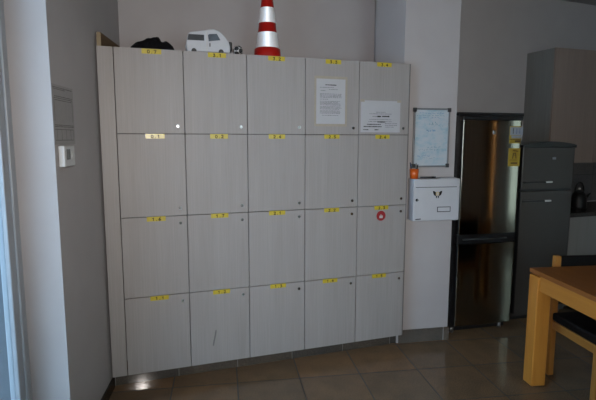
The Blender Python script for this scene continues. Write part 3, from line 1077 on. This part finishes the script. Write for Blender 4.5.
for dd, z in ((d1, 1.238), (d2, 1.075)):
    h = MB()
    h.box(0.02, 0.255, -0.010, 0.008, z - 0.008, z + 0.007, 'fridge_black', 0.003)
    h.box(0.240, 0.306, -0.013, 0.008, z - 0.006, z + 0.008, 'chrome', 0.003)
    h.build('handle', dd)['label'] = 'dark grip bar with chrome tip'
MB().box(0.30, 0.335, 0.0005, 0.0065, 1.432, 1.452, 'satin', 0.001).build('badge', d1)

# ------------------------------------------------------------------ kitchen along the back wall
KX = 3.845


def upper_unit(x0, x1, label):
    c = thing('wall_cabinet', label, 'cabinet', (x0, 0, 1.375), 0, 'wall cabinets over the worktop')
    w = x1 - x0
    yb = back_y(x0) - 0.002
    MB().box(0, w, 0.481 + 0.02, yb, 0, 1.075, 'cab_grey', 0.001).build('carcass', c)
    MB().box(0.0015, w - 0.0015, 0.481, 0.4995, 0.0, 1.075, 'cab_front', 0.001).build('door', c)
    return c


upper_unit(KX, KX + 0.56, 'rosy beige wall cabinet with exposed grey side, nearest the fridges')
upper_unit(KX + 0.562, KX + 1.16, 'rosy beige wall cabinet at the right edge of the photo')


def base_unit(x0, x1, label):
    c = thing('base_cabinet', label, 'cabinet', (x0, 0, 0), 0, 'base cabinets under the worktop')
    w = x1 - x0
    yb = back_y(x0) - 0.012
    MB().box(0, w, 0.27, yb, 0.1, 0.885, 'cab_grey', 0.001).build('carcass', c)
    MB().box(0, w, 0.31, yb, 0.0, 0.0995, 'inside').build('plinth', c)
    MB().box(0.0015, w - 0.0015, 0.25, 0.2695, 0.105, 0.882, 'cab_low', 0.001).build('door', c)
    return c


base_unit(3.80, 4.40, 'pale grey base cabinet directly right of the smaller fridge')
base_unit(4.402, 5.00, 'pale grey base cabinet under the worktop at the right edge')
wt = MB().box(3.80, 5.02, 0.23, back_y(3.8) - 0.012, 0.8855, 0.925, 'worktop', 0.003).build('worktop')
tag(wt, 'dark stone worktop over the base cabinets', 'worktop')
sp = MB()
sp.prism([(3.80, back_y(3.80) - 0.010), (5.02, back_y(5.02) - 0.010), (5.02, back_y(5.02) - 0.0005), (3.80, back_y(3.80) - 0.0005)], 'z', 0.926, 1.374, 'splash')
struct(sp.build('trim_1'))

kt = thing('kettle', 'black kettle with a bright knob on the worktop beside the smaller fridge', 'kettle', (4.285, 0.50, 0.9255))
MB().lathe([(0.074, 0), (0.076, 0.012), (0.070, 0.09), (0.056, 0.145), (0.050, 0.152)], 'black_gloss', 28).build('pot', kt)
MB().lathe([(0.050, 0.1522), (0.046, 0.166), (0.02, 0.178), (0.012, 0.18)], 'black_gloss', 28).build('lid', kt)
MB().lathe([(0.008, 0.1802), (0.012, 0.190), (0.008, 0.199), (0.002, 0.200)], 'chrome', 16).build('knob', kt)
hb = MB()
arc = [(0.060 * math.cos(t), 0.0, 0.15 + 0.105 * math.sin(t)) for t in [math.pi * k / 14 for k in range(15)]]
for p, q in zip(arc, arc[1:]):
    hb.tube(p, q, 0.006, 'black_gloss', 8)
hb.build('handle', kt)
MB().tube((0.05, -0.02, 0.09), (0.105, -0.035, 0.145), 0.017, 'black_gloss', 12, 0.010).build('spout', kt)

# ------------------------------------------------------------------ table (far corner in view)
tb = thing('dining_table', 'oiled beech dining table with square legs in the right foreground', 'table', (2.510, -0.700, 0), WALL_ANG)
TL, TW, TZ = 1.6, 0.9, 0.775            # runs towards the camera (-y) and to the right (+x)
MB().box(0.0, TW, -TL, 0.0, TZ - 0.030, TZ, 'table_x', 0.004).build('tabletop', tb)
for lx, ly in ((0.0, -0.098), (TW - 0.098, -0.098), (0.0, -TL), (TW - 0.098, -TL)):
    g_ = MB()
    g_.box(lx, lx + 0.098, ly, ly + 0.098, 0, TZ - 0.038, 'table_leg', 0.008, 3)
    g_.build('leg', tb)
AZ0, AZ1 = 0.645, TZ - 0.0305
MB().box(0.012, 0.036, -TL + 0.1, -0.1, AZ0, AZ1, 'table_rail', 0.002).build('apron', tb)
MB().box(TW - 0.036, TW - 0.012, -TL + 0.1, -0.1, AZ0, AZ1, 'table_rail', 0.002).build('apron', tb)
MB().box(0.1, TW - 0.1, -0.036, -0.012, AZ0, AZ1, 'table_rail', 0.002).build('apron', tb)
MB().box(0.1, TW - 0.1, -TL + 0.012, -TL + 0.036, AZ0, AZ1, 'table_rail', 0.002).build('apron', tb)

ch = thing('dining_chair', 'beech chair with black seat and back pushed in at the far end of the table', 'chair', (2.726, -0.672, 0), WALL_ANG)
CW, CD = 0.42, 0.43
for x in (0, CW - 0.040):
    MB().box(x, x + 0.040, -0.040, 0.0, 0, 0.835, 'chair_wood', 0.005).build('leg', ch)
    MB().box(x, x + 0.040, -CD - 0.04, -CD, 0, 0.395, 'chair_wood', 0.005).build('leg', ch)
    MB().box(x + 0.006, x + 0.030, -CD + 0.0005, -0.0405, 0.335, 0.39, 'chair_rail', 0.003).build('side_rail', ch)
for y in (-0.034, -CD - 0.034):
    MB().box(0.0405, CW - 0.0405, y, y + 0.024, 0.335, 0.39, 'chair_rail', 0.003).build('cross_rail', ch)
MB().box(-0.004, CW + 0.004, -CD - 0.045, -0.042, 0.396, 0.452, 'chair_black', 0.014, 3).build('seat', ch)
MB().box(0.041, CW - 0.041, -0.032, -0.008, 0.50, 0.832, 'chair_black', 0.008, 3).build('backrest', ch)
